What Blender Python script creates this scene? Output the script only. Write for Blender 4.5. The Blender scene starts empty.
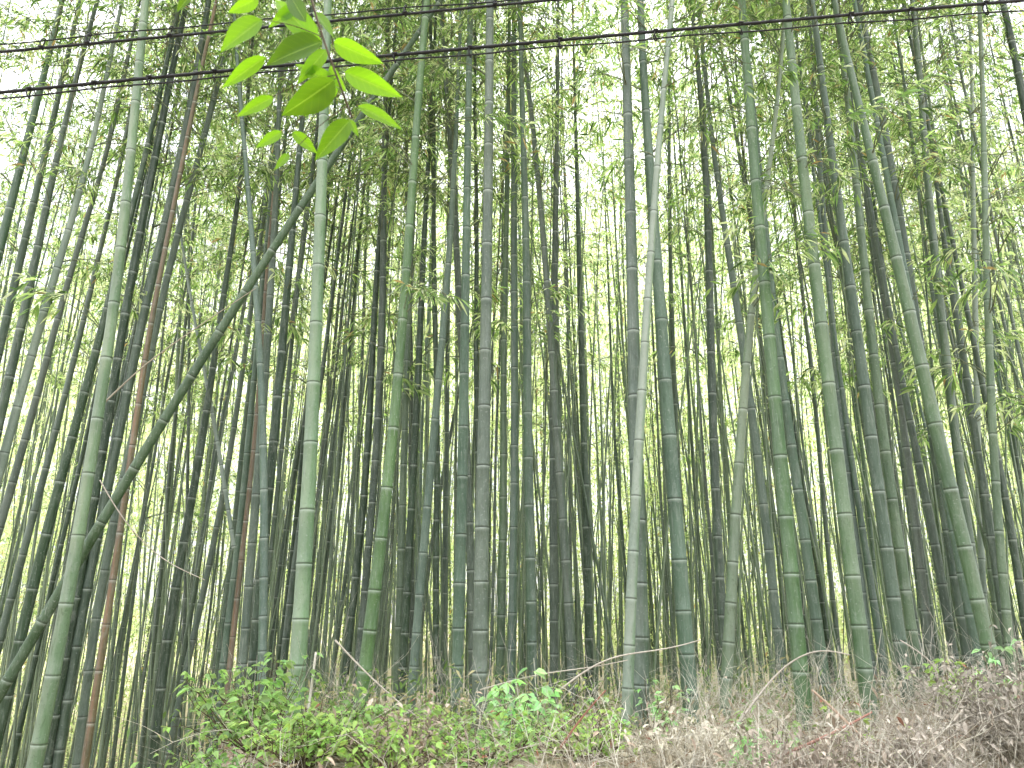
import bpy, math, random
import numpy as np
from mathutils import Vector, Matrix
R = math.radians
rng = np.random.default_rng(11)
random.seed(11)
scene = bpy.context.scene
col = scene.collection

# ------------------------------------------------------------------ camera
F = 769.0; PITCH = R(17.0); EYE = np.array([0, 0, 1.6])
FW = np.array([0, math.cos(PITCH), math.sin(PITCH)])
UP = np.array([0, -math.sin(PITCH), math.cos(PITCH)])
RT = np.array([1.0, 0, 0])
cam = bpy.data.cameras.new('camera'); co = bpy.data.objects.new('camera', cam); col.objects.link(co)
cam.sensor_width = 36; cam.lens = 36 * F / 1024; cam.clip_end = 600; cam.clip_start = .05
co.location = EYE; co.rotation_euler = (math.pi / 2 + PITCH, 0, 0)
cam.dof.use_dof = True; cam.dof.focus_distance = 5.6; cam.dof.aperture_fstop = 9.5
scene.camera = co

def at(px, py, Y):
    """world point seen at a pixel of the photograph on the vertical plane y = Y, and its depth along the lens axis"""
    u = (px - 512) / F; v = (384 - py) / F
    d = FW + RT * u + UP * v
    t = Y / d[1]
    return EYE + d * t, t

def smooth(a, b, x):
    t = np.clip((x - a) / (b - a), 0, 1)
    return t * t * (3 - 2 * t)

def ground(x, y):
    x = np.asarray(x, float); y = np.asarray(y, float)
    q = x / np.maximum(y, 3.0)
    lf = smooth(-.27, -.47, q)          # the ground falls away on the left
    hb = 1.02 - 1.0 * lf + 0.05 * smooth(.8, 3.0, x)
    z = hb * smooth(1.5, 3.2, y)
    z = z + .05 * np.sin(x * 1.7 + y * .9) * smooth(2.5, 4, y) + .03 * np.sin(x * 4.1 - y * 3.3) * smooth(2.5, 4, y)
    z = z - .5 * smooth(4.7, 9, y) * (1 - lf) - .35 * smooth(9, 26, y) - lf * 2.7 * smooth(4.5, 14, y)
    return z

# ------------------------------------------------------------------ helpers
def tag(o, label=None, cat=None, group=None, kind=None):
    if label: o['label'] = label
    if cat: o['category'] = cat
    if group: o['group'] = group
    if kind: o['kind'] = kind
    return o

def empty(name, loc=(0, 0, 0)):
    o = bpy.data.objects.new(name, None); col.objects.link(o); o.location = loc
    o.empty_display_size = .1
    return o

class MB:
    """collects tubes and leaves; build() links them as one mesh object"""
    def __init__(s): s.v = []; s.f = []; s.a = []; s.n = 0; s.m = []
    def add(s, v, f, a=None, mat=0):
        v = np.asarray(v, float).reshape(-1, 3); f = np.asarray(f, int)
        s.v.append(v); s.f.append(f + s.n); s.n += len(v)
        s.a.append(np.zeros((len(v), 3)) if a is None else np.broadcast_to(np.asarray(a, float), (len(v), 3)))
        s.m.append(np.full(len(f), mat))
    def mesh(s, name, mats, smooth_=True):
        me = bpy.data.meshes.new(name)
        v = np.concatenate(s.v).astype(np.float32); a = np.concatenate(s.a).astype(np.float32)
        loops = np.concatenate([f.ravel() for f in s.f]).astype(np.int32)
        sizes = np.concatenate([np.full(len(f), f.shape[1]) for f in s.f]).astype(np.int32)
        starts = np.concatenate([[0], np.cumsum(sizes)[:-1]]).astype(np.int32)
        me.vertices.add(len(v)); me.vertices.foreach_set('co', v.ravel())
        me.loops.add(len(loops)); me.loops.foreach_set('vertex_index', loops)
        me.polygons.add(len(sizes)); me.polygons.foreach_set('loop_start', starts)
        me.polygons.foreach_set('loop_total', sizes)
        me.polygons.foreach_set('material_index', np.concatenate(s.m).astype(np.int32))
        me.polygons.foreach_set('use_smooth', np.full(len(sizes), smooth_))
        at_ = me.attributes.new('nd', 'FLOAT_VECTOR', 'POINT'); at_.data.foreach_set('vector', a.ravel())
        for m in (mats if isinstance(mats, (list, tuple)) else [mats]): me.materials.append(m)
        me.update(calc_edges=True)
        return me
    def build(s, name, mats, parent=None, smooth_=True, loc=None):
        o = bpy.data.objects.new(name, s.mesh(name, mats, smooth_)); col.objects.link(o)
        if parent: o.parent = parent
        if loc is not None: o.location = loc
        return o

def tube(mb, P, r, k=6, attr=None, mat=0, cap=False):
    P = np.asarray(P, float); n = len(P); r = np.broadcast_to(np.asarray(r, float), (n,))
    T = np.gradient(P, axis=0); T /= np.linalg.norm(T, axis=1)[:, None] + 1e-9
    m = T.mean(0); ref = np.eye(3)[np.argmin(np.abs(m))]
    A = np.cross(T, ref); A /= np.linalg.norm(A, axis=1)[:, None] + 1e-9
    B = np.cross(T, A)
    th = np.arange(k) * 2 * math.pi / k
    V = P[:, None] + r[:, None, None] * (np.cos(th)[None, :, None] * A[:, None] + np.sin(th)[None, :, None] * B[:, None])
    i = np.arange(n - 1)[:, None] * k; j = np.arange(k)[None]; j2 = (j + 1) % k
    f = np.stack([i + j, i + j2, i + k + j2, i + k + j], -1).reshape(-1, 4)
    a = None
    if attr is not None:
        a = np.asarray(attr, float)
        if a.ndim == 2: a = np.repeat(a, k, axis=0)
    mb.add(V.reshape(-1, 3), f, a, mat)
    if cap:
        base = mb.n - n * k
        c0 = np.array([[base + q for q in range(k)][::-1]]); c1 = np.array([[base + (n - 1) * k + q for q in range(k)]])
        for c in (c0, c1):
            mb.f.append(c); mb.m.append(np.full(1, mat))

def leaves(mb, base, d, L, W, colr, droop=.25, up=None, mat=0):
    """n lanceolate leaves, folded along the midrib: 6 vertices, 4 faces each"""
    base = np.asarray(base, float); n = len(base)
    d = d / (np.linalg.norm(d, axis=1)[:, None] + 1e-9)
    if up is None:
        up = rng.normal(0, .55, (n, 3)); up[:, 2] += 1
    s = np.cross(d, up); s /= np.linalg.norm(s, axis=1)[:, None] + 1e-9
    nn = np.cross(s, d)
    L = np.broadcast_to(L, (n,))[:, None]; W = np.broadcast_to(W, (n,))[:, None]
    g = np.array([0, 0, -1.0])
    p0 = base
    m1 = base + d * L * .38 + g * L * droop * .14
    m2 = base + d * L * .72 + g * L * droop * .5
    tp = base + d * L + g * L * droop
    fold = nn * W * .18
    V = np.stack([p0, m1, m2, tp, m1 + s * W * .5 + fold, m1 - s * W * .5 + fold, m2 + s * W * .36 + fold, m2 - s * W * .36 + fold], 1)
    i = np.arange(n)[:, None, None] * 8
    tri = np.array([[0, 4, 1], [0, 1, 5], [2, 6, 3], [2, 3, 7]])
    quad = np.array([[1, 4, 6, 2], [1, 2, 7, 5]])
    a = np.repeat(colr, 8, axis=0)
    st = mb.n
    mb.add(V.reshape(-1, 3), (i + tri[None]).reshape(-1, 3), a, mat)
    mb.f.append((i + quad[None]).reshape(-1, 4) + st); mb.m.append(np.full(n * 2, mat))

# ------------------------------------------------------------------ materials
def mat(name):
    m = bpy.data.materials.new(name); m.use_nodes = True
    nt = m.node_tree; nt.nodes.clear()
    out = nt.nodes.new('ShaderNodeOutputMaterial')
    return m, nt, out

class N:
    def __init__(s, nt): s.nt = nt
    def n(s, t, ins=None, **kw):
        nd = s.nt.nodes.new(t)
        for k, v in kw.items(): setattr(nd, k, v)
        for k, v in (ins or {}).items():
            sock = nd.inputs[k]
            if isinstance(v, bpy.types.NodeSocket): s.nt.links.new(v, sock)
            else: sock.default_value = v
        return nd
    def math(s, op, a, b=0.0, clamp=False):
        nd = s.n('ShaderNodeMath', {0: a, 1: b}, operation=op, use_clamp=clamp); return nd.outputs[0]
    def mix(s, f, a, b, blend='MIX'):
        nd = s.n('ShaderNodeMix', data_type='RGBA', blend_type=blend)
        for k, v in ((0, f), (6, a), (7, b)):
            if isinstance(v, bpy.types.NodeSocket): s.nt.links.new(v, nd.inputs[k])
            else: nd.inputs[k].default_value = v
        return nd.outputs[2]
    def ss(s, x, a, b, to0=0.0, to1=1.0):
        nd = s.n('ShaderNodeMapRange', {0: x, 1: a, 2: b, 3: to0, 4: to1}, interpolation_type='SMOOTHSTEP'); return nd.outputs[0]
    def link(s, a, b): s.nt.links.new(a, b)

def rgb(r, g, b): return (r, g, b, 1)

def culm_material(by_object=True):
    m, nt, out = mat('bamboo_culm'); g = N(nt)
    at_ = g.n('ShaderNodeAttribute', attribute_name='nd'); sep = g.n('ShaderNodeSeparateXYZ', {0: at_.outputs['Vector']})
    above, below, seg = sep.outputs[0], sep.outputs[1], sep.outputs[2]
    oi = g.n('ShaderNodeObjectInfo')
    geo = g.n('ShaderNodeNewGeometry')
    mp = g.n('ShaderNodeVectorMath', {0: geo.outputs['Position'], 1: (1, 1, .12)}, operation='MULTIPLY')
    streak = g.n('ShaderNodeTexNoise', {'Vector': mp.outputs[0], 'Scale': 60, 'Detail': 3, 'Roughness': .6})
    blot = g.n('ShaderNodeTexNoise', {'Vector': geo.outputs['Position'], 'Scale': 9, 'Detail': 5, 'Roughness': .65})
    speck = g.n('ShaderNodeTexNoise', {'Vector': geo.outputs['Position'], 'Scale': 70, 'Detail': 3, 'Roughness': .7})
    base = oi.outputs['Color'] if by_object else g.mix(g.ss(seg, 0, 1), rgb(.03, .055, .028), rgb(.16, .21, .13))
    # internodes differ, the weather side is greyer, the sheltered side greener
    c = g.mix(1.0, base, g.n('ShaderNodeCombineColor', {0: g.ss(seg, 0, 1, .80, 1.18), 1: g.ss(seg, 0, 1, .86, 1.16), 2: g.ss(seg, 0, 1, .82, 1.14)}).outputs[0], 'MULTIPLY')
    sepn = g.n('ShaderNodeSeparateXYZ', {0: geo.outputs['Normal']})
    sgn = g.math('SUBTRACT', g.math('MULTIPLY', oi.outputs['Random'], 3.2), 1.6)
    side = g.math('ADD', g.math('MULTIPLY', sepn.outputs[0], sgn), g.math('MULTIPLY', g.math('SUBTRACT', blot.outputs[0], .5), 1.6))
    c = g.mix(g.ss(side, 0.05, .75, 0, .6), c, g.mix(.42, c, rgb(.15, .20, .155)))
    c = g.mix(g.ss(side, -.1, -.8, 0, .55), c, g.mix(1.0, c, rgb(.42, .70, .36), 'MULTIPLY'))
    c = g.mix(g.ss(streak.outputs[0], .35, .75, 0, .45), c, g.mix(.35, c, rgb(.36, .42, .35)))
    c = g.mix(g.ss(speck.outputs[0], .60, .72, 0, .5), c, rgb(.36, .39, .35))
    c = g.mix(g.ss(speck.outputs[0], .42, .30, 0, .35), c, rgb(.05, .06, .04))
    patch = g.n('ShaderNodeTexNoise', {'Vector': g.n('ShaderNodeVectorMath', {0: geo.outputs['Position'], 1: (1, 1, .35)}, operation='MULTIPLY').outputs[0], 'Scale': 16, 'Detail': 6, 'Roughness': .75, 'Distortion': .6})
    c = g.mix(g.ss(patch.outputs[0], .54, .66, 0, .5), c, g.mix(.5, c, rgb(.33, .36, .31)))
    c = g.mix(g.ss(patch.outputs[0], .44, .34, 0, .6), c, g.mix(1.0, c, rgb(.52, .58, .48), 'MULTIPLY'))
    scr = g.n('ShaderNodeTexNoise', {'Vector': g.n('ShaderNodeVectorMath', {0: geo.outputs['Position'], 1: (1, 1, .03)}, operation='MULTIPLY').outputs[0], 'Scale': 190, 'Detail': 2})
    c = g.mix(g.ss(scr.outputs[0], .66, .74, 0, .5), c, rgb(.36, .38, .32))
    # waxy white band just below each node, dark scar on it
    wax = g.math('MULTIPLY', g.ss(below, .028, .0, 0, .55), g.ss(blot.outputs[0], .3, .6, .35, 1))
    c = g.mix(wax, c, rgb(.42, .48, .41))
    c = g.mix(g.ss(below, .008, .0015, 0, .7), c, rgb(.50, .54, .48))
    c = g.mix(g.ss(above, .011, .002, 0, .75), c, rgb(.035, .04, .03))
    bump = g.n('ShaderNodeBump', {'Strength': .25, 'Distance': .004, 'Height': streak.outputs[0]})
    p = g.n('ShaderNodeBsdfPrincipled', {'Base Color': c, 'Roughness': g.ss(patch.outputs[0], .35, .65, .38, .72), 'Normal': bump.outputs[0]})
    p.inputs['Specular IOR Level'].default_value = .45
    g.link(p.outputs[0], out.inputs[0])
    return m

def leaf_material(name, tint=(1, 1, 1), transl=.5, vein=0, rough=.5):
    m, nt, out = mat(name); g = N(nt)
    at_ = g.n('ShaderNodeAttribute', attribute_name='nd')
    geo = g.n('ShaderNodeNewGeometry')
    no = g.n('ShaderNodeTexNoise', {'Vector': geo.outputs['Position'], 'Scale': 45, 'Detail': 2})
    c = g.mix(1.0, at_.outputs['Color'], rgb(*tint), 'MULTIPLY')
    c = g.mix(g.ss(no.outputs[0], .3, .7, 0, .35), c, g.mix(1.0, c, rgb(1.35, 1.25, .9), 'MULTIPLY'))
    tc = g.mix(1.0, c, rgb(1.65, 1.68, 1.25), 'MULTIPLY')
    d = g.n('ShaderNodeBsdfPrincipled', {'Base Color': c, 'Roughness': rough}); d.inputs['Specular IOR Level'].default_value = .4
    t = g.n('ShaderNodeBsdfTranslucent', {'Color': tc})
    mx = g.n('ShaderNodeMixShader', {0: transl}); g.link(d.outputs[0], mx.inputs[1]); g.link(t.outputs[0], mx.inputs[2])
    g.link(mx.outputs[0], out.inputs[0])
    return m

def plain(name, c1, c2, scale=20, rough=.8, spec=.3, bump=.0):
    m, nt, out = mat(name); g = N(nt)
    geo = g.n('ShaderNodeNewGeometry')
    no = g.n('ShaderNodeTexNoise', {'Vector': geo.outputs['Position'], 'Scale': scale, 'Detail': 5, 'Roughness': .65})
    c = g.mix(g.ss(no.outputs[0], .3, .7), rgb(*c1), rgb(*c2))
    p = g.n('ShaderNodeBsdfPrincipled', {'Base Color': c, 'Roughness': rough}); p.inputs['Specular IOR Level'].default_value = spec
    if bump:
        b = g.n('ShaderNodeBump', {'Strength': bump, 'Distance': .02, 'Height': no.outputs[0]}); g.link(b.outputs[0], p.inputs['Normal'])
    g.link(p.outputs[0], out.inputs[0])
    return m

def attr_mat(name, rough=.85):
    m, nt, out = mat(name); g = N(nt)
    at_ = g.n('ShaderNodeAttribute', attribute_name='nd')
    geo = g.n('ShaderNodeNewGeometry')
    no = g.n('ShaderNodeTexNoise', {'Vector': geo.outputs['Position'], 'Scale': 60, 'Detail': 3})
    c = g.mix(g.ss(no.outputs[0], .3, .7, 0, .6), at_.outputs['Color'], g.mix(1.0, at_.outputs['Color'], rgb(.6, .58, .55), 'MULTIPLY'))
    p = g.n('ShaderNodeBsdfPrincipled', {'Base Color': c, 'Roughness': rough}); p.inputs['Specular IOR Level'].default_value = .25
    g.link(p.outputs[0], out.inputs[0])
    return m

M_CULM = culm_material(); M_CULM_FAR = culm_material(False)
M_LEAF = leaf_material('bamboo_leaf', transl=.5, rough=.42)
M_BROAD = leaf_material('broad_leaf', transl=.5, rough=.4)
M_TWIG = plain('bamboo_branch', (.10, .13, .07), (.22, .24, .15), 30)
M_DRY = attr_mat('dry_stalk')
M_CABLE = plain('black_cable', (.012, .012, .013), (.03, .03, .03), 40, rough=.55)
M_BARK = plain('twig_bark', (.05, .035, .02), (.12, .09, .05), 60)

# ------------------------------------------------------------------ setting
def terrain():
    xs = np.concatenate([np.linspace(-160, -13, 22), np.linspace(-12, 12, 121), np.linspace(13, 160, 22)])
    ys = np.concatenate([np.linspace(-60, .8, 12), np.linspace(1, 9, 90), np.linspace(9.4, 30, 44), np.linspace(32, 260, 24)])
    X, Y = np.meshgrid(xs, ys); Z = ground(X, Y)
    Z = Z + (rng.normal(0, .012, Z.shape)) * (Y > 2)
    V = np.stack([X, Y, Z], -1).reshape(-1, 3)
    nx = len(xs); i = np.arange(len(ys) - 1)[:, None] * nx; j = np.arange(nx - 1)[None]
    f = np.stack([i + j, i + j + 1, i + nx + j + 1, i + nx + j], -1).reshape(-1, 4)
    m, nt, out = mat('leaf_litter'); g = N(nt)
    geo = g.n('ShaderNodeNewGeometry')
    n1 = g.n('ShaderNodeTexNoise', {'Vector': geo.outputs['Position'], 'Scale': 3, 'Detail': 6, 'Roughness': .7})
    n2 = g.n('ShaderNodeTexVoronoi', {'Vector': geo.outputs['Position'], 'Scale': 40})
    c = g.mix(g.ss(n1.outputs[0], .35, .65), rgb(.16, .13, .08), rgb(.40, .35, .25))
    c = g.mix(g.ss(n2.outputs['Distance'], .1, .6, 0, .5), rgb(.40, .34, .24), c)
    b = g.n('ShaderNodeBump', {'Strength': .6, 'Distance': .03, 'Height': n2.outputs['Distance']})
    p = g.n('ShaderNodeBsdfPrincipled', {'Base Color': c, 'Roughness': .9, 'Normal': b.outputs[0]})
    g.link(p.outputs[0], out.inputs[0])
    mb = MB(); mb.add(V, f); o = mb.build('ground', m); o['kind'] = 'structure'
    # the asphalt lane the photographer stands on
    mb = MB()
    xs2 = np.linspace(-60, 60, 61)
    row = lambda y, z: np.stack([xs2, np.full(61, y), np.full(61, z)], -1)
    V = np.concatenate([row(-3.0, .02), row(1.3, .02), row(1.3, -.05), ])
    f = np.concatenate([np.stack([np.arange(60) + a * 61, np.arange(60) + 1 + a * 61, np.arange(60) + 1 + (a + 1) * 61, np.arange(60) + (a + 1) * 61], -1) for a in (0, 1)])
    mb.add(V, f); o = mb.build('lane', plain('asphalt', (.04, .04, .042), (.07, .07, .07), 90, .9), smooth_=False); o['kind'] = 'structure'
terrain()

# ------------------------------------------------------------------ bamboo parts
def resample(P, Rr, s):
    d = np.concatenate([[0], np.cumsum(np.linalg.norm(np.diff(P, axis=0), axis=1))])
    return np.stack([np.interp(s, d, P[:, q]) for q in range(3)], 1), np.interp(s, d, Rr), d

def smooth_path(P, Rr, step=.12):
    P = np.asarray(P, float); Rr = np.asarray(Rr, float)
    d = np.concatenate([[0], np.cumsum(np.linalg.norm(np.diff(P, axis=0), axis=1))])
    s = np.arange(0, d[-1] + step, step)
    Q = np.stack([np.interp(s, d, P[:, q]) for q in range(3)], 1); q = np.interp(s, d, Rr)
    k = 11
    for _ in range(2):
        pad = np.concatenate([2 * Q[0] - Q[1:k // 2 + 1][::-1], Q, 2 * Q[-1] - Q[-k // 2:-1][::-1]])
        Q = np.stack([np.convolve(pad[:, c], np.ones(k) / k, 'valid')[:len(s)] for c in range(3)], 1)
        padr = np.concatenate([np.full(k // 2, q[0]), q, np.full(k // 2, q[-1])]); q = np.convolve(padr, np.ones(k) / k, 'valid')[:len(s)]
    return Q, q

def culm_mesh(mb, P, Rr, sides, spacing, far=False, tone=None, mat=0, foot=True):
    L = np.concatenate([[0], np.cumsum(np.linalg.norm(np.diff(P, axis=0), axis=1))])[-1]
    nodes = [rng.uniform(.05, .15)]
    while nodes[-1] < L:
        h = nodes[-1]
        k = (.45 + .55 * min(1, h / 1.3)) if foot else 1
        nodes.append(h + spacing * k * rng.uniform(.9, 1.1))
    S, A, K = [], [], []
    offs = ((-.013, 1.0), (-.004, 1.055), (.001, .985), (.006, 1.075), (.015, 1.0)) if not far else ((-.012, 1.0), (0, 1.06), (.012, 1.0))
    for i in range(len(nodes) - 1):
        a, b = nodes[i], nodes[i + 1]; sg = rng.random() if tone is None else np.clip(tone + rng.uniform(-.12, .12), 0, 1)
        for o, k in offs:
            S.append(a + o); K.append(k); A.append((max(o, 0), -o if o < 0 else (b - a), sg) if o <= 0.0005 else (o, b - a - o, sg))
        for o in ((.5,) if far else (.3, .62)):
            S.append(a + (b - a) * o); K.append(.985); A.append(((b - a) * o, (b - a) * (1 - o), sg))
    S = np.array(S); A = np.array(A); K = np.array(K)
    # vertices just below a node measure from the node above
    A[A[:, 0] == 0, 0] = .2
    k = S < L; S, A, K = S[k], A[k], K[k]
    Q, q, _ = resample(P, Rr, S)
    # zigzag: every internode swings a hair
    tube(mb, Q, q * K, sides, A, mat)

LEAFC = np.array([(.095, .165, .05), (.14, .22, .07), (.055, .105, .035), (.21, .31, .11), (.30, .40, .18), (.12, .20, .08)])
def leaf_colours(n, fresh_lit=0., dead=.03):
    c = LEAFC[rng.integers(0, len(LEAFC), n)] * rng.uniform(.8, 1.7, (n, 1))
    f = rng.random(n) < fresh_lit; c[f] = np.array((.50, .56, .38)) * rng.uniform(.8, 1.2, (f.sum(), 1))  # share of leaves in a paler yellow green, backlight put into their colour
    d = rng.random(n) < dead; c[d] = np.array((.34, .25, .13)) * rng.uniform(.6, 1.2, (d.sum(), 1))
    return c

def crown_data(Lc, rmax, per, seedshape=.5, fresh_lit=.2, tipdroop=1.2, leafL=(.055, .105), spacing=.3, sparse_low=True, nb=2):
    """branches (list of polylines) and leaves of one crown; the axis climbs +z and nods at its tip"""
    br, LB, LD = [], [], []
    s = 0.1; az = rng.uniform(0, 6.28)
    f = np.linspace(0, 1, 20)
    br.append((np.stack([tipdroop * f ** 3, 0 * f, f * Lc - .35 * tipdroop * f ** 4], 1), .006 - .0045 * f))
    while s < Lc:
        f = s / Lc
        prof = (min(1, .45 + f * 2.2)) * (1 - .72 * f ** 2.2)
        ax = np.array([tipdroop * f ** 3 * 1.0, 0, s - .35 * tipdroop * f ** 4])
        if not (sparse_low and f < .25 and rng.random() < .45):
            az += math.pi * rng.uniform(.8, 1.2)
            for b in range(nb):
                a = az + rng.uniform(-.5, .5) + b * .6
                el = rng.uniform(.45, .95)
                L = rmax * prof * rng.uniform(.65, 1.15)
                n = 7; t = np.linspace(0, 1, n)
                d = np.array([math.cos(a) * math.cos(el), math.sin(a) * math.cos(el), math.sin(el)])
                P = ax + d * (t * L)[:, None]; P[:, 2] -= (t ** 2.2) * L * rng.uniform(.25, .7)
                P[:, :2] += np.cumsum(rng.normal(0, .012 * L, (n, 2)), 0)
                br.append((P, np.linspace(.0055, .0014, n)))
                m = max(3, int(per * L / rmax))
                for q in range(m):
                    tt = rng.uniform(.22, 1.0) ** .8
                    p = np.array([np.interp(tt, t, P[:, c]) for c in range(3)])
                    a2 = a + rng.uniform(-1.5, 1.5); e2 = rng.uniform(-.5, .5)
                    l2 = rng.uniform(.08, .3) * (1.2 - tt * .5)
                    d2 = np.array([math.cos(a2) * math.cos(e2), math.sin(a2) * math.cos(e2), math.sin(e2)])
                    p2 = p + d2 * l2 + np.array([0, 0, -.15 * l2])
                    br.append((np.stack([p, (p + p2) / 2 + [0, 0, .02], p2]), np.array([.0016, .0012, .0008])))
                    k = rng.integers(3, 7)
                    for w in range(k):
                        u = rng.uniform(.45, 1)
                        LB.append(p + (p2 - p) * (u if w else 1))
                        a3 = a2 + rng.uniform(-1.1, 1.1); e3 = rng.uniform(-1.0, .25)
                        LD.append((math.cos(a3) * math.cos(e3), math.sin(a3) * math.cos(e3), math.sin(e3)))
        s += spacing * rng.uniform(.8, 1.2)
    LB = np.array(LB); LD = np.array(LD); n = len(LB)
    return br, LB, LD, rng.uniform(*leafL, n), fresh_lit

def crown_meshes(data, i, lod=False):
    br, LB, LD, LL, fresh_lit = data
    a = MB(); b = MB()
    for P, r in br: tube(a, P, r, 3)
    leaves(b, LB, LD, LL, LL * rng.uniform(.14, .2, len(LL)), leaf_colours(len(LL), fresh_lit), droop=rng.uniform(.1, .5, (len(LL), 1)))
    return a.mesh('branches', M_TWIG), b.mesh('foliage', M_LEAF, smooth_=False)

CROWNS = []
for i in range(7):
    d = crown_data(6.6, 1.35, 17, fresh_lit=(.1, .2, .3, .15, .35, .2, .25)[i], tipdroop=rng.uniform(.6, 1.6))
    CROWNS.append(crown_meshes(d, i))
print('crown leaves', [len(c[1].polygons) // 6 for c in CROWNS])
# light open crowns with leaves low on thin culms
THIN = []
for i in range(4):
    d = crown_data(5.6, .95, 13, fresh_lit=.4, tipdroop=1.0, leafL=(.05, .10))
    THIN.append(crown_meshes(d, i))
SPRAYS = []
for i in range(4):
    d = crown_data(.35, .75, 9, fresh_lit=.25, tipdroop=0, sparse_low=False, spacing=.25, nb=2, leafL=(.08, .13))
    SPRAYS.append(crown_meshes(d, i))

def link_part(name, me, parent, matrix, color=None):
    o = bpy.data.objects.new(name, me); col.objects.link(o); o.parent = parent; o.matrix_local = matrix
    if color: o.color = color
    return o

def frame_on(P, s0, s1, root, spin, scale=1.0, zs=1.0):
    a = Vector(P[s0] - root); b = Vector(P[s1] - root)
    q = (b - a).to_track_quat('Z', 'Y')
    return Matrix.Translation(a) @ q.to_matrix().to_4x4() @ Matrix.Rotation(spin, 4, 'Z') @ Matrix.Diagonal((scale, scale, scale * zs, 1))

COL = dict(light=(.175, .235, .15), green=(.085, .155, .055), teal=(.075, .12, .078), dark=(.022, .048, .02), grey=(.095, .125, .095),
           blue=(.105, .15, .12), pale=(.22, .27, .215), brown=(.20, .12, .075), dgrey=(.056, .080, .057), sage=(.115, .165, .095), mossy=(.06, .105, .048))



def bamboo(P, Rr, colour, label, group=None, sides=14, crown=None, h0=None, crown_scale=1.0, dead=False, spray=(), name='bamboo'):
    Q, q = smooth_path(P, Rr)
    root = Q[0].copy(); zg = float(ground(Q[0, 0], Q[0, 1]))
    o = empty(name, root); tag(o, label, 'bamboo', group)
    Ls = Q - root
    D = 2 * np.percentile(q, 80)
    mb = MB(); culm_mesh(mb, Ls, q, sides, .19 + 2.5 * D)
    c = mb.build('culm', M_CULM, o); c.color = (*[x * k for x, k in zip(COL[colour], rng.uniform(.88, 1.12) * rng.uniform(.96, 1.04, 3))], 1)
    if not dead:
        i0 = int(np.argmin(np.abs(Q[:, 2] - h0))); i1 = min(len(Q) - 1, i0 + 25)
        if i1 - i0 > 5:
            M = frame_on(Q, i0, i1, root, rng.uniform(0, 6.28), crown_scale)
            link_part('branches', crown[0], o, M); link_part('foliage', crown[1], o, M)
    for h in spray:
        i0 = int(np.argmin(np.abs(Q[:, 2] - h))); sp = SPRAYS[rng.integers(0, 4)]
        M = frame_on(Q, i0, min(len(Q) - 1, i0 + 10), root, rng.uniform(0, 6.28), rng.uniform(.75, 1.15))
        b = link_part('branch', sp[0], o, M)
        # its leaves are a piece of the branch
        link_part('leaves', sp[1], b, Matrix.Identity(4))
    return o

# ------------------------------------------------------------------ the culms of the photograph: (x, y, width) read along each, top to foot
T = []
def t(colour, pts, label, **k): T.append((colour, pts, label, k))
t('light', [(145,0,8.5),(138,80,9.5),(121,256,11.5),(104,384,12.5),(82,512,14),(62,640,16),(34,768,19)], 'thick pale green bamboo standing alone in front at far left, crossing over the diagonal culm', Y=4.5)
t('mossy', [(441,0,5),(401,58,6),(359,119,7),(310,193,8),(260,268,9),(187,382,10.3),(110,507,11.6),(60,591,12.6),(30,641,13.2),(0,693,13.8),(-30,745,14.2)], 'dark green bamboo toppled diagonally from lower left up to the right across its neighbours', Y=4.95, fallen=True, sides=16)
t('brown', [(210,30,4),(190,120,5),(165,256,5.5),(148,320,6),(137,420,7),(123,512,7.5),(104,640,8.5),(84,768,9.5)], 'dead reddish brown bamboo with pale node rings behind the diagonal culm', dead=True, Y=5.3)
t('brown', [(268,256,3.5),(262,330,4),(257,430,5),(247,512,5.5),(236,600,6),(226,700,6.5)], 'thin dead brown bamboo left of the pale blue green pair, above the leafy shrub', dead=True, Y=6.6)
t('dark', [(245,130,4),(240,200,5),(230,256,5.5),(214,350,7),(206,430,8),(190,512,9),(167,620,10.5),(152,768,11.5)], 'very dark green bamboo between the two brown dead ones')
t('pale', [(118,20,4),(104,80,5),(97,140,6),(77,205,7.5),(60,256,8.5),(38,330,9.5),(18,405,10.5),(-6,490,11.5)], 'whitish blue bamboo leaning right near the left edge', Y=5.2)
t('teal', [(60,10,6),(48,60,7),(30,130,8.5),(14,190,9.5),(-2,256,10.5),(-25,350,11.5)], 'grey green bamboo leaving the photo at upper left edge, leftmost of all')
t('teal', [(78,10,5),(66,60,5.5),(58,100,6),(43,165,7.5),(22,250,9),(9,310,9.5),(-8,380,10)], 'second dark teal bamboo from the left edge, left of the whitish one')
t('dgrey', [(92,20,4.5),(80,60,5),(70,105,6.5),(52,170,7.5),(38,250,9),(22,330,10),(4,400,11),(-15,480,12)], 'third dark bluish bamboo from the left edge, directly left of the whitish one')
t('grey', [(122,90,4),(110,150,5),(92,205,5.5),(74,256,6.5),(52,335,7.5),(35,410,8.5),(14,480,9.5),(-5,540,10.5)], 'grey bamboo with pale mottled foot directly right of the whitish one')
t('grey', [(135,90,4),(125,150,4.5),(98,256,5.5),(82,330,6),(67,390,7),(50,450,7.5),(35,512,8.5),(16,580,9),(-6,660,10)], 'slim dull grey bamboo leaning right between the whitish one and the thick pale one')
t('dark', [(140,180,6),(125,240,7),(108,305,8),(85,395,9.5),(66,460,10.5),(49,515,11.5),(30,600,12.5),(8,690,13.5),(-10,768,14)], 'dark green bamboo passing just left of the thick pale front one')
t('dark', [(178,40,6),(170,70,7),(160,140,8),(148,195,9),(134,256,9),(122,330,9.5),(110,410,10),(95,500,11),(70,620,12),(50,740,13)], 'blackish bamboo half hidden behind the thick pale one at far left')
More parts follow.
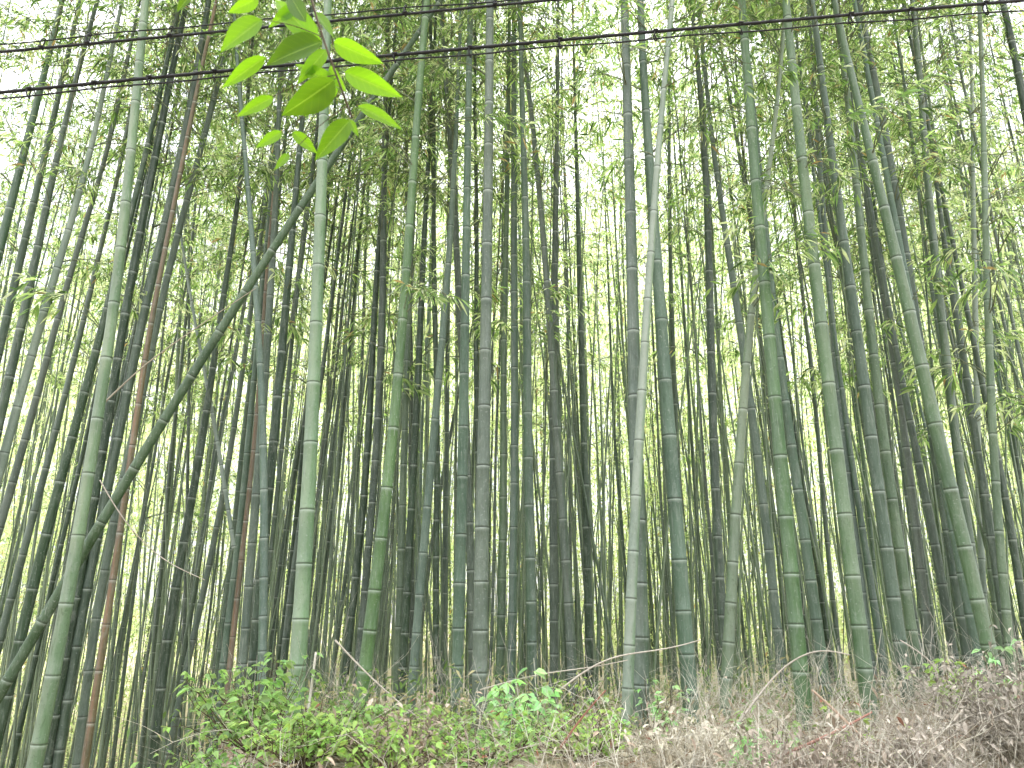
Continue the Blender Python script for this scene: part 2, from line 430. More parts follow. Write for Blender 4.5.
t('dgrey', [(206,20,6),(200,60,7),(180,160,8),(158,256,9),(138,330,9.5),(123,420,10),(103,512,11),(82,600,11),(67,700,12)], 'bluish dark grey bamboo left of the reddish brown dead one')
t('grey', [(222,70,5),(210,120,6),(187,195,7),(173,256,7.5),(157,310,8),(137,430,9),(116,512,9.5),(97,590,10),(80,740,11)], 'grey bamboo just right of the reddish brown dead one, running beneath the diagonal culm')
t('pale', [(176,200,2.5),(188,290,3.2),(200,350,3.6),(213,410,4),(221,460,4.5),(229,512,5),(236,562,5)], 'thin bleached dead cane leaning left, its foot hanging among the left culms', dead=True, Y=6.2, stop=.6)
t('dgrey', [(188,180,2.5),(189,300,3),(189,400,3.4),(187,512,3.8),(184,640,4)], 'very thin upright dark cane beside the bleached dead cane', h0=6)
t('grey', [(262,230,4.5),(248,330,5.5),(233,440,6),(220,512,6.5),(203,600,7),(178,700,7.5),(165,768,8)], 'slender grey bamboo leaning right, right of the very dark green one')
t('teal', [(266,250,5),(256,360,6),(248,440,6.5),(243,512,8),(230,620,10),(217,720,11)], 'teal grey bamboo directly behind the thin dead brown one')
t('light', [(328,-10,8),(326,60,9.5),(323,140,11),(319,256,12.5),(314,380,14),(308,512,16),(301,620,18),(294,720,20)], 'thick pale sage green bamboo standing straight behind the overhanging broad leaves')
t('green', [(427,0,7),(421,60,7.5),(416,135,8),(411,190,8.5),(408,256,9),(403,320,9.5),(398,380,10),(393,440,11),(386,512,12.5),(373,600,14),(364,670,15),(357,730,15.5)], 'bright green gently curved bamboo left of centre', Y=4.7)
t('grey', [(490,0,8),(489,128,9.5),(487,256,11),(485,384,12.5),(482,512,14.5),(480,640,16),(479,730,16.5)], 'thick grey bamboo rising straight near the centre, right one of the close centre pair')
t('teal', [(470,20,6),(468,130,7),(466,256,8.5),(464,384,10),(462,512,11.5),(458,640,12.5),(456,720,13)], 'green grey bamboo standing close against the left of the thick grey centre one')
t('dgrey', [(443,50,4),(448,110,5),(453,180,6),(457,256,7),(461,340,7.5),(467,450,8),(471,560,9),(473,660,9)], 'dark grey bamboo bowing slightly left between the curved green one and the centre pair')
t('blue', [(457,110,4.5),(450,256,6.5),(443,330,7.5),(436,410,8),(427,512,9),(419,600,9.5),(411,700,10)], 'bluish bamboo leaning right, foot halfway between the curved green one and the centre pair')
t('dark', [(430,130,4),(426,200,5),(423,256,6),(419,360,7),(415,440,7.5),(411,512,8),(406,620,8.5),(401,700,9)], 'dark green bamboo immediately right of the curved bright green one')
t('sage', [(414,200,4.5),(408,330,6),(404,450,7),(402,520,8),(400,620,9),(396,710,9.5)], 'light green slim bamboo between the curved bright green and the dark green one')
t('dgrey', [(386,60,4),(384,130,5),(384,256,7),(382,320,8),(379,420,8),(372,512,8),(364,600,8),(355,700,8.5)], 'upright dark grey bamboo left of the curved bright green one, wrapped in low sprays', spray=(3.6,))
t('dark', [(380,230,5),(374,300,6.5),(371,400,7),(364,512,8),(353,600,8),(341,710,8.5)], 'blackish bamboo left of the upright dark grey one with the low sprays')
t('dgrey', [(368,200,2.5),(365,256,3),(362,380,3.6),(353,512,4),(338,640,5),(322,740,5.5)], 'thin dark cane fourth to the left of the curved bright green one', h0=5.5)
t('dark', [(303,110,5),(297,180,6),(290,256,7.5),(283,340,9),(275,430,10),(266,520,10.5),(257,620,11),(249,710,11.5)], 'dark green bamboo left of the thick pale sage one, crossing beneath the diagonal culm')
t('grey', [(280,60,4),(278,160,5),(274,240,7),(268,330,8),(262,430,9),(254,520,9.5),(246,620,10),(239,710,10)], 'grey bamboo behind the pale blue green one, foot in the leafy shrub')
t('blue', [(236,60,4),(246,160,5),(253,250,6),(260,340,7),(264,440,8),(265,512,8.5),(264,620,9.5),(261,710,10)], 'pale blue green bamboo with bowed top, rising from right side of the leafy shrub', Y=5.4)
t('dark', [(345,400,4),(334,512,5.5),(319,600,6),(307,700,6.5)], 'slim black green bamboo touching the right side of the thick pale sage one', h0=6)
t('dgrey', [(330,470,4),(324,512,5),(316,600,6),(305,700,6.5)], 'slim grey bamboo peeping from behind the thick pale sage one', h0=6)
t('dgrey', [(316,420,5),(302,512,7),(288,610,8),(279,710,9)], 'dark slanting bamboo just left of the foot of the thick pale sage one')
t('dark', [(304,420,4),(288,512,6),(276,600,7),(267,700,7.5)], 'slanting black green bamboo between the pale blue green one and the thick pale sage one')
t('grey', [(380,380,4),(370,512,5.5),(363,620,6),(354,710,6.5)], 'pale slim bamboo touching the left of the curved bright green one')
t('dgrey', [(449,200,4),(448,300,4.5),(446,512,5.5),(444,600,6),(443,700,6.5)], 'slim brownish upright bamboo left of the close centre pair')
t('dgrey', [(470,340,2.6),(462,370,3),(448,450,3.6),(436,510,4),(424,600,4.2)], 'thin cane slanting up to the right across the gap left of the centre pair', h0=5)
t('sage', [(509,60,4),(506,256,5.5),(503,350,6.5),(504,512,8),(501,640,9.5),(498,720,10)], 'green grey bamboo immediately right of the thick grey centre one')
t('blue', [(514,20,5),(514,256,7),(515,400,8),(514,512,8),(512,640,9),(511,720,9)], 'bluish straight bamboo, second to the right of the thick grey centre one')
t('teal', [(521,60,5),(524,170,6.5),(527,256,8),(527,380,9),(529,512,10),(532,620,10.5),(533,720,11)], 'teal bamboo with tight rings, third to the right of the thick grey centre one')
t('grey', [(522,40,4),(532,110,5),(540,200,6),(546,260,6.5),(551,340,7),(557,440,8),(563,512,9),(569,600,10),(574,700,11)], 'grey green bamboo leaning left across the darker one right of centre')
t('dgrey', [(558,60,3.5),(557,120,4.5),(555,256,6.5),(553,380,7.5),(553,512,8.5),(554,600,9),(554,710,9.5)], 'brownish dark upright bamboo crossed by the grey green leaning one')
t('dark', [(576,140,3),(579,256,5.5),(581,340,6.5),(584,440,7.5),(586,512,8),(589,620,9),(590,710,9.5)], 'lone dark green bamboo in the bright gap right of centre')
t('dgrey', [(565,200,2.5),(568,330,3),(570,512,3.5),(571,650,4)], 'thin brownish cane left of the lone dark green bamboo', h0=6)
t('dark', [(610,330,2.5),(614,440,3),(621,512,3.6),(628,620,4)], 'thin dark cane halfway between the lone dark green bamboo and the thick twin feet', h0=6)
t('grey', [(624,-10,8),(628,120,10),(632,256,12),(634,384,13.5),(638,512,16),(641,620,18),(641,720,19)], 'thick dark grey bamboo with moss band, behind the pale one crossing it', Y=4.6)
t('pale', [(675,-15,5),(667,50,5.5),(664,90,6),(659,130,6.5),(655,190,7),(651,256,8),(644,340,9),(640,430,10),(635,512,11),(629,620,12),(626,720,12.5)], 'pale slim bamboo crossing in front of the thick dark grey one', Y=4.35)
t('teal', [(640,-10,7),(643,80,8),(649,160,9.5),(656,240,11.5),(661,330,13),(669,430,14.5),(675,512,16),(683,600,17),(691,710,18)], 'thick deep teal green bamboo right of the crossing pair', Y=4.7)
t('dgrey', [(669,60,3),(669,130,3.5),(670,256,4.2),(674,380,5),(680,512,5.5),(688,640,6)], 'slim grey cane right behind the thick deep teal one')
t('dgrey', [(692,10,4.5),(700,80,5.5),(706,160,6.5),(709,256,8),(712,400,9),(715,512,9.5),(722,600,10),(727,700,10.5)], 'dark grey straight bamboo left of the pale one that leans right')
t('grey', [(704,60,4),(711,140,5),(720,200,6),(730,260,7),(742,340,8),(753,420,9),(765,512,9.5),(774,600,10),(785,700,11)], 'grey bamboo bowed left, crossing behind the pale right leaning one')
t('light', [(779,100,4),(766,190,5.5),(756,262,7),(748,330,8.5),(742,420,10),(735,512,11),(730,620,12.5),(723,750,14)], 'pale green bamboo leaning right, foot forward in the dry brush right of centre', Y=4.8)
t('green', [(742,0,8),(748,90,10),(755,180,11),(762,256,12),(770,340,13),(777,430,14),(786,512,15.5),(794,600,16.5),(804,710,18)], 'thick grass green bamboo, the most vivid on the right half')
t('teal', [(766,230,6),(779,360,8),(790,440,9.5),(802,512,11.5),(816,620,12.5),(830,720,13.5)], 'teal bamboo between the vivid grass green one and the next thick sage one')
t('dark', [(772,270,3.4),(788,380,4.4),(798,470,5),(810,512,5.2),(825,620,6)], 'slim blackish cane seen between the vivid green and teal bamboos', h0=6)
t('sage', [(786,0,8),(795,100,10),(803,170,11),(812,250,12),(823,330,13.5),(833,430,14),(844,512,16),(856,600,17),(871,720,18.5)], 'thick sage green bamboo in the middle of the right half, reddish tatter near its top')
t('teal', [(812,0,6),(820,50,7),(826,120,7.5),(835,180,8.5),(846,256,10.5),(860,350,12),(869,430,13),(882,512,14),(896,620,14.5),(911,720,15.5)], 'thick blue green bamboo right of the thick sage one')
t('blue', [(815,90,4),(818,140,5),(826,256,6.5),(835,350,7),(841,430,7.5),(852,512,8.5),(863,600,9),(877,710,9.5)], 'slim bluish bamboo showing along the right side of the thick sage one')
t('sage', [(836,0,6),(840,20,6),(848,100,7),(856,180,8),(863,256,9),(875,370,10),(883,450,11),(894,512,11.5),(908,600,12),(923,710,12.5)], 'sage grey bamboo immediately right of the thick blue green one')
t('dgrey', [(857,0,8),(870,55,8.5),(885,135,9.5),(899,215,10),(912,290,10),(925,380,10.5),(938,470,11),(955,580,11.5),(968,660,12)], 'dark bamboo crossing behind the thick pale green one at right', Y=5.6)
t('sage', [(845,50,7),(855,90,8),(868,140,9),(881,200,10.5),(898,256,12.5),(915,340,14.5),(931,410,15),(945,470,15.5),(957,512,16),(975,590,16.5),(997,680,17)], 'thick pale green bamboo leaning left, the last thick one before the right edge')
t('teal', [(936,440,10),(950,512,11.5),(968,600,12.5),(985,690,13)], 'teal bamboo pressed against the left side of the last thick one at right', h0=7)
t('grey', [(914,10,5.5),(918,50,6),(923,120,7),(928,200,8),(935,256,9),(945,350,10),(955,440,10),(965,512,10.5),(978,600,11)], 'sage grey bamboo just right of the last thick one, behind drooping leaf sprays')
t('dgrey', [(940,210,5),(948,280,6.5),(961,340,7.5),(975,430,8),(987,512,8.5),(1003,620,9)], 'dark grey bamboo near right edge half covered by hanging leaf sprays', spray=(3.1, 3.7))
t('pale', [(972,60,3.5),(973,200,5),(975,300,6.5),(977,400,7),(979,512,7.5),(984,620,8)], 'pale upright bamboo near the right edge, left of the green one with side branches', spray=(3.0, 3.5))
t('sage', [(980,0,4.5),(983,100,5.5),(986,256,8),(990,380,9),(996,512,10),(1006,620,10.5)], 'green bamboo with dark side branches and low leaf sprays near the right edge', spray=(2.7, 3.1, 3.5, 4.0), Y=5.0)
t('sage', [(975,430,6),(985,512,8),(999,640,9)], 'short visible green culm with black rings left of the sprayed green one at right', h0=6)
t('dark', [(1000,-10,7),(1013,40,8),(1022,90,9),(1034,160,10),(1060,320,11)], 'dark green bamboo leaving the photo at the top right corner')
t('dark', [(985,270,3),(1001,350,4),(1015,450,4.5),(1030,540,5)], 'thin dark cane leaning left at the right edge below the top corner', h0=6)
t('dgrey', [(990,420,7),(1010,512,9),(1027,640,10)], 'dark bamboo foot half cut by the right edge above the dry bush', h0=6)
t('grey', [(866,200,4.5),(878,270,6),(891,340,7),(904,410,8),(912,512,9.5),(925,600,10),(937,700,10.5)], 'slim grey bamboo left of the last thick one at right, curving with it')
t('dgrey', [(905,400,7),(918,470,8.5),(931,512,10),(945,590,11),(957,680,11.5)], 'weathered grey bamboo foot between the slim curved one and the last thick one at right', h0=6.5)
t('dark', [(890,320,4.5),(904,430,6),(918,530,7),(934,640,8)], 'black green bamboo behind the weathered grey foot at right', h0=6)
t('blue', [(843,400,5),(852,470,6),(863,530,7.5),(876,610,8.5),(887,700,9)], 'blue grey bamboo foot between the thick sage and the thick blue green bamboo', Y=6.3, h0=6.5)
t('sage', [(716,300,3.4),(722,420,4.4),(729,512,5),(736,640,5.6)], 'slim light cane standing right behind the pale right leaning bamboo', h0=6)

n_tr = 0
for colour, pts, label, k in T:
    w512 = np.interp(500, [p[1] for p in pts], [p[2] for p in pts])
    D = .045 + .0031 * w512
    Y = k.get('Y') or F * D / w512 * .97
    P, Rr = [], []
    for px, py, w in pts[::-1]:
        p, tt = at(px, py, Y); P.append(p); Rr.append(.96 * w * tt / F / 2 * math.cos(math.atan(abs(px - 512) / F)))
    P = np.array(P); Rr = np.array(Rr)
    # down to the soil
    if not k.get('stop'):
        d = P[0] - P[1]; d /= np.linalg.norm(d)
        if not k.get('fallen'): d = d * .75 + np.array([0, 0, -.25]); d /= np.linalg.norm(d)
        p = P[0].copy(); ext = []
        while p[2] > ground(p[0], p[1]) - .12 and len(ext) < 60:
            p = p + d * .1; ext.append(p.copy())
        if ext:
            P = np.concatenate([np.array(ext[::-1]), P]); Rr = np.concatenate([np.full(len(ext), Rr[0]), Rr])
        else:
            keep = [i for i in range(len(P)) if P[i][2] > ground(P[i][0], P[i][1]) - .12] or [0]
            i0 = max(0, keep[0] - 1); P = P[i0:]; Rr = Rr[i0:]
    d = P[-1] - P[-2]; d /= np.linalg.norm(d)
    if k.get('dead'):
        top = P[-1] + d * .8; P = np.concatenate([P, [top]]); Rr = np.append(Rr, Rr[-1] * .7); h0 = 0
    else:
        H = rng.uniform(11, 13.5) if not k.get('fallen') else P[-1][2] + 3.0
        n = 24; zz = max(H - P[-1][2], 2.5); a = np.linspace(0, 1, n + 1)[1:]
        if k.get('fallen'): bend = d
        else: bend = d * .5 + np.array([0, 0, .5]); bend /= np.linalg.norm(bend)
        ext = P[-1] + d * (a * zz * .4)[:, None] + (bend * (a ** 1.2 * zz * .6)[:, None])
        P = np.concatenate([P, ext]); Rr = np.concatenate([Rr, Rr[-1] * (1 - .85 * a)])
        h0 = k.get('h0') or rng.uniform(4.1, 5.3)
        if Y > 6.5: h0 = k.get('h0', 0) or rng.uniform(4.0, 5.6)
        if k.get('fallen'): h0 = max(P[-26][2], 4.6)
    bamboo(P, Rr, colour, label, None, k.get('sides', 14), CROWNS[rng.integers(0, len(CROWNS))] if w512 > 4.5 else THIN[rng.integers(0, 4)],
           h0, rng.uniform(.85, 1.05) if not k.get('fallen') else .5, k.get('dead', False), k.get('spray', ()) or ((rng.uniform(3.3, 4.3),) if rng.random() < .25 and w512 > 6 else ()))
    n_tr += 1
print('traced', n_tr)

# ------------------------------------------------------------------ the crowd of culms behind them, each its own plant
FILL = 140
zones = ['left edge', 'left half', 'centre', 'right half', 'right edge']
placed = []
tries = 0
cols = ['dgrey', 'grey', 'teal', 'dark', 'sage', 'dgrey', 'grey', 'blue']
wts = np.array([3, 3, 2, 2, 1.5, 2, 2, 1]); wts /= wts.sum()
LAB = {}
while len(placed) < FILL and tries < 20000:
    tries += 1
    y = 6.2 + 10.5 * rng.random() ** .85
    px = rng.uniform(-110, 1134)
    if rng.random() > (1.0 if px < 400 else (.4 if px < 860 else .9)): continue
    x = (px - 512) / F * y * .98
    if any((x - a) ** 2 + (y - b) ** 2 < .28 ** 2 for a, b in placed): continue
    placed.append((x, y))
for x, y in placed:
    px = 512 + x / y * F
    D = float(np.clip(rng.normal(.047, .014), .026, .08))
    H = rng.uniform(10.5, 14.5) * (.8 + .2 * D / .05)
    lx = rng.normal(0, .022) + .022 * (-1 if px > 560 else (1 if px < 400 else 0)); ly = rng.normal(-.005, .02)
    cv = rng.normal(0, .25); z0 = float(ground(x, y)) - .1
    a = np.linspace(0, 1, 40)
    X = x + lx * H * a + cv * (a ** 2) * .8 + .015 * np.sin(a * 25 + rng.uniform(0, 6)); Yy = y + ly * H * a + rng.normal(0, .25) * a ** 2
    P = np.stack([X, Yy, z0 + H * a], 1); Rr = D / 2 * (1 - .82 * a ** 1.25)
    if px < 150: zn = 'at the left edge'
    elif px < 400: zn = 'left of centre'
    elif px < 620: zn = 'at the centre'
    elif px < 860: zn = 'right of centre'
    else: zn = 'at the right edge'
    lab = ('slim' if y < 9.5 else 'thin distant') + ' grey green bamboo crowded behind the front ones ' + zn
    colour = cols[rng.choice(len(cols), p=wts)]
    thin = D < .05
    bamboo(P, Rr, colour, lab, 'bamboos crowded behind the front culms', 9 if y > 9 else 11,
           THIN[rng.integers(0, 4)] if thin else CROWNS[rng.integers(0, len(CROWNS))], (rng.uniform(3.2, 5.2) if y < 9 else rng.uniform(2.4, 7.5)), rng.uniform(1.1, 1.4))
print('fill', len(placed))

# ------------------------------------------------------------------ the far grove, past counting: one object
def far_grove():
    mb = MB(); fol = []
    srcs = []
    for i in range(5):
        br, LB, LD, LL, fr = crown_data(6.5, 1.4, 9, fresh_lit=.55, tipdroop=1.3, leafL=(.11, .19), spacing=.33)
        srcs.append((br, LB, LD, LL))
    n = 460
    y = 17 + 19 * rng.random(n) ** .9; y[340:] = rng.uniform(12.5, 19, 120); x = (rng.uniform(-90, 1114, n) - 512) / F * y
    for i in range(n):
        D = rng.uniform(.03, .075); H = rng.uniform(10, 20) if i < 340 else rng.uniform(14, 19.5); z0 = float(ground(x[i], y[i])) - .1
        a = np.linspace(0, 1, 14); lx = rng.normal(0, .03); cv = rng.normal(0, .4)
        P = np.stack([x[i] + lx * H * a + cv * a ** 2, y[i] + 0 * a + rng.normal(0, .3) * a ** 2, z0 + H * a], 1)
        culm_mesh(mb, P, D / 2 * (1 - .8 * a ** 1.3), 5, .34, True, tone=rng.uniform(.1, 1), mat=0)
        br, LB, LD, LL = srcs[rng.integers(0, 5)]
        h0 = rng.uniform(.8, 4.0) + max(0, H - 13) + (2.5 if i >= 340 else 0); sc = (H - h0) / 6.5
        k = rng.random(len(LB)) < .8
        th = rng.uniform(0, 6.28); c, s = math.cos(th), math.sin(th)
        Rm = np.array([[c, -s, 0], [s, c, 0], [0, 0, 1]])
        B = LB[k] @ Rm.T; B[:, 2] *= sc
        az = h0 + B[:, 2]
        B[:, 0] += np.interp(az, P[:, 2] - z0, P[:, 0]); B[:, 1] += np.interp(az, P[:, 2] - z0, P[:, 1]); B[:, 2] = z0 + az
        fol.append((B, LD[k] @ Rm.T, LL[k] * (1 if i < 340 else .7)))
    # thin old canes standing in the gloom between the culms
    for i in range(850):
        y_ = 6.5 + 20 * rng.random() ** 1.3; x_ = (rng.uniform(-60, 1084) - 512) / F * y_; D = rng.uniform(.014, .034); H = rng.uniform(2.5, 7); z0 = float(ground(x_, y_)) - .05
        a = np.linspace(0, 1, 10); lx = rng.normal(0, .07)
        P = np.stack([x_ + lx * H * a + rng.normal(0, .2) * a ** 2, y_ + 0 * a, z0 + H * a], 1)
        culm_mesh(mb, P, D / 2 * (1 - .7 * a), 5, .24, True, tone=rng.uniform(.3, 1.4), mat=0)
    B = np.concatenate([f[0] for f in fol]); Dd = np.concatenate([f[1] for f in fol]); LL = np.concatenate([f[2] for f in fol])
    print('far leaves', len(B))
    # leaves along the far edge of the grove, in clumps
    nc = 2500; cy_ = rng.uniform(22, 42, nc); cx = (rng.uniform(-120, 1144, nc) - 512) / F * cy_; cz = ground(cx, cy_) + rng.uniform(.02, 1, nc) ** 1.15 * 16.5
    keep = ~((cx / cy_ * F + 512 > 165) & (cx / cy_ * F + 512 < 245) & (rng.random(nc) < .35)); cx, cy_, cz = cx[keep], cy_[keep], cz[keep]; nc = len(cx)
    m = 240; C3 = np.repeat(np.stack([cx, cy_, cz], 1), m, 0); q = rng.normal(0, .5, (nc * m, 3)); q[:, 2] *= .8
    B = np.concatenate([B, C3 + q]); e = rng.normal(0, 1, (nc * m, 3)); e[:, 2] -= .4; Dd = np.concatenate([Dd, e]); LL = np.concatenate([LL, rng.uniform(.14, .24, nc * m)])
    print('all far leaves', len(B))
    n = len(B); d = Dd / np.linalg.norm(Dd, axis=1)[:, None]
    up = rng.normal(0, .6, (n, 3)); up[:, 2] += 1
    s = np.cross(d, up); s /= np.linalg.norm(s, axis=1)[:, None]; W = LL * .2
    V = np.stack([B, B + d * (LL * .45)[:, None] + s * (W / 2)[:, None], B + d * LL[:, None] + [0, 0, -.02], B + d * (LL * .45)[:, None] - s * (W / 2)[:, None]], 1)
    f = np.arange(n * 4).reshape(n, 4)
    mb.add(V.reshape(-1, 3), f, np.repeat(leaf_colours(n, .8, .03), 4, axis=0), 1)  # most far leaves take the paler colour: backlit brightness painted in
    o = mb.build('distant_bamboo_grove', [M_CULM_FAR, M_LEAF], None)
    tag(o, 'pale yellow green mass of far bamboo stems and leaves filling the gaps behind everything', 'bamboo grove', kind='stuff')
far_grove()

# ------------------------------------------------------------------ dry brush, shrubs and litter along the bank
def bank_z(x, y): return float(ground(x, y))
DRYC = np.array([(.42, .39, .28), (.54, .51, .39), (.33, .30, .21), (.62, .59, .49), (.40, .32, .23), (.27, .24, .17)])

def dry_brush():
    mb = MB()
    # stalks: arching, forking, tangled
    n = 14500
    for i in range(n):
        y = 2.7 + 5.3 * rng.random() ** 1.5
        px = -60 + 1150 * rng.random() ** .62
        x = (px - 512) / F * y
        dens = .4 + .6 * smooth(480, 800, px)
        if rng.random() > dens: continue
        z = bank_z(x, y) - .02
        L = rng.uniform(.08, .25); pale_ = rng.random() < .2
        if pale_: L *= 2.6
        if y > 4.8: L *= 1.3
        a = rng.uniform(0, 6.28); el = rng.uniform(.25, 1.4)
        d = np.array([math.cos(a) * math.cos(el), math.sin(a) * math.cos(el), math.sin(el)])
        tt = np.linspace(0, 1, 6)
        P = np.array([x, y, z]) + d * (tt * L)[:, None]
        P[:, 2] -= tt ** 2 * L * rng.uniform(0, .6)
        P[1:] += np.cumsum(rng.normal(0, .02 * L, (5, 3)), 0)
        r = rng.uniform(.0008, .0022)
        c = DRYC[3 if pale_ else rng.integers(0, 6)] * rng.uniform(.75, 1.3)
        tube(mb, P, np.linspace(r, r * .45, 6), 3, np.repeat(c[None], 6, 0))
        for q in range(rng.integers(1, 5)):
            k = rng.integers(1, 5); p = P[k]; l = L * rng.uniform(.2, .5)
            dd = d + rng.normal(0, .6, 3); dd /= np.linalg.norm(dd)
            pts = np.stack([p, p + dd * l * .5 + rng.normal(0, .01, 3), p + dd * l])
            tube(mb, pts, np.array([r * .6, r * .45, r * .3]), 3, np.repeat(c[None], 3, 0))
    o = mb.build('dry_brush', M_DRY)
    tag(o, 'tangle of dry grey brown stalks and twigs along the foot of the bamboos', 'brush', kind='stuff')
    mb = MB(); n = 6000
    y = rng.uniform(2.4, 6.5, n); x = rng.uniform(-.85, .85, n) * y; z = ground(x, y) + rng.uniform(0, .05, n)
    az = rng.uniform(0, 6.28, n); el = rng.uniform(-.2, .5, n)
    d = np.stack([np.cos(az) * np.cos(el), np.sin(az) * np.cos(el), np.sin(el)], 1)
    c = np.array([(.40, .32, .22), (.30, .20, .13), (.48, .42, .32), (.28, .10, .06), (.36, .17, .10)])[rng.choice(5, n, p=[.38, .22, .28, .06, .06])] * rng.uniform(.7, 1.2, (n, 1))
    L = rng.uniform(.03, .085, n)
    leaves(mb, np.stack([x, y, z], 1), d, L, L * rng.uniform(.12, .25, n), c, droop=.1)
    # curled dead leaves caught up in the stalks
    n = 600; y = rng.uniform(2.7, 4.6, n); px = rng.uniform(330, 1060, n); x = (px - 512) / F * y; z = ground(x, y) + rng.uniform(0, .26, n)
    az = rng.uniform(0, 6.28, n); el = rng.uniform(-1.2, .9, n)
    d = np.stack([np.cos(az) * np.cos(el), np.sin(az) * np.cos(el), np.sin(el)], 1)
    L = rng.uniform(.02, .055, n); c = np.array([(.42, .33, .24), (.34, .16, .10), (.50, .43, .34)])[rng.choice(3, n, p=[.5, .12, .38])] * rng.uniform(.7, 1.2, (n, 1))
    leaves(mb, np.stack([x, y, z], 1), d, L, L * rng.uniform(.2, .5, n), c, droop=.4)
    o = mb.build('fallen_leaves', M_DRY, smooth_=False)
    tag(o, 'tan and rusty fallen bamboo leaves littering the ground and the dry stalks', 'leaf litter', kind='stuff')
dry_brush()

def shrub(px, py, Y, w, h, nst, nl, leafL, tone, label, up=.6, name='shrub', ratio=.55, group=None):
    p, _ = at(px, py, Y); z0 = bank_z(p[0], Y)
    h = max(h, p[2] - z0)
    o = empty(name, (p[0], Y, z0)); tag(o, label, 'shrub' if name == 'shrub' else 'plant', group)
    st = MB(); fo = MB(); LB, LD = [], []
    for i in range(nst):
        a = rng.uniform(0, 6.28); rr = w * math.sqrt(rng.random()); hh = h * rng.uniform(.55, 1.05) * (1 - .35 * rr / w)
        tt = np.linspace(0, 1, 7)
        P = np.stack([math.cos(a) * rr * tt ** .8, math.sin(a) * rr * tt ** .8, hh * tt], 1); P[1:] += np.cumsum(rng.normal(0, .012, (6, 3)), 0)
        tube(st, P, np.linspace(.0035, .001, 7), 4)
        for q in range(nl):
            u = rng.uniform(.3, 1); b = np.array([np.interp(u, tt, P[:, c]) for c in range(3)])
            a2 = rng.uniform(0, 6.28); l = rng.uniform(.02, .09); e = b + np.array([math.cos(a2) * l, math.sin(a2) * l, l * rng.uniform(-.1, .7)])
            tube(st, np.stack([b, e]), np.array([.001, .0007]), 3)
            for s in range(rng.integers(2, 4)):
                a3 = a2 + rng.uniform(-1.3, 1.3); e3 = rng.uniform(-.6, .35)
                LB.append(e); LD.append((math.cos(a3) * math.cos(e3), math.sin(a3) * math.cos(e3), math.sin(e3)))
    LB = np.array(LB); LD = np.array(LD); n = len(LB)
    c = np.array(tone)[None] * rng.uniform(.6, 1.35, (n, 1)) * rng.uniform(.9, 1.1, (n, 3))
    L = rng.uniform(.6, 1.15, n) * leafL
    leaves(fo, LB, LD, L, L * ratio, c, droop=.25)
    st.build('stem', M_BARK, o); fo.build('foliage', M_BROAD, o, smooth_=False)
    return o
G1 = (.24, .38, .15); G2 = (.30, .44, .15); G3 = (.34, .56, .30)
shrub(256, 712, 3.9, .36, .50, 30, 9, .05, G1, 'dense bright green leafy shrub at lower left under the pale blue green bamboo')
shrub(335, 722, 3.6, .30, .28, 32, 9, .04, G1, 'low green shrub at the bottom in front of the curved green bamboo foot')
shrub(225, 756, 3.3, .2, .30, 16, 8, .04, G2, 'small green shrub at the bottom left corner of the leafy bank')
shrub(430, 700, 3.8, .30, .26, 30, 7, .036, G2, 'sparse yellow green shrub among dry stalks left of the centre pair')
shrub(524, 662, 3.9, .18, .40, 9, 9, .062, G3, 'young seedling with mint green leaves held above the brush at centre', name='seedling')
shrub(580, 706, 3.6, .36, .24, 36, 8, .033, G2, 'low yellow green shrub in the dry brush just right of centre')
shrub(490, 730, 3.4, .30, .18, 26, 8, .036, G1, 'creeping green shrub at the bottom edge under the mint seedling')
shrub(742, 716, 3.5, .12, .20, 7, 7, .06, G3, 'small broad leaved green plant in the dry brush beside the pale leaning bamboo foot', name='seedling')
shrub(650, 668, 4.3, .30, .26, 12, 4, .04, G3, 'thin scattered green plant at the foot of the crossing pair', name='seedling')
shrub(952, 694, 4.0, .16, .34, 8, 8, .05, G2, 'yellow green plant with pointed leaves before the last thick bamboo at right', name='seedling')
shrub(1008, 664, 4.1, .12, .40, 5, 6, .06, G3, 'light green plant at right edge above the dry bush', name='seedling')
shrub(560, 640, 5.0, .3, .3, 8, 4, .04, G2, 'low green plant behind the brush below the bright gap', name='seedling')
shrub(110, 800, 4.6, .3, .25, 6, 4, .04, G1, 'small green plant on the lower ground at bottom left', name='seedling')

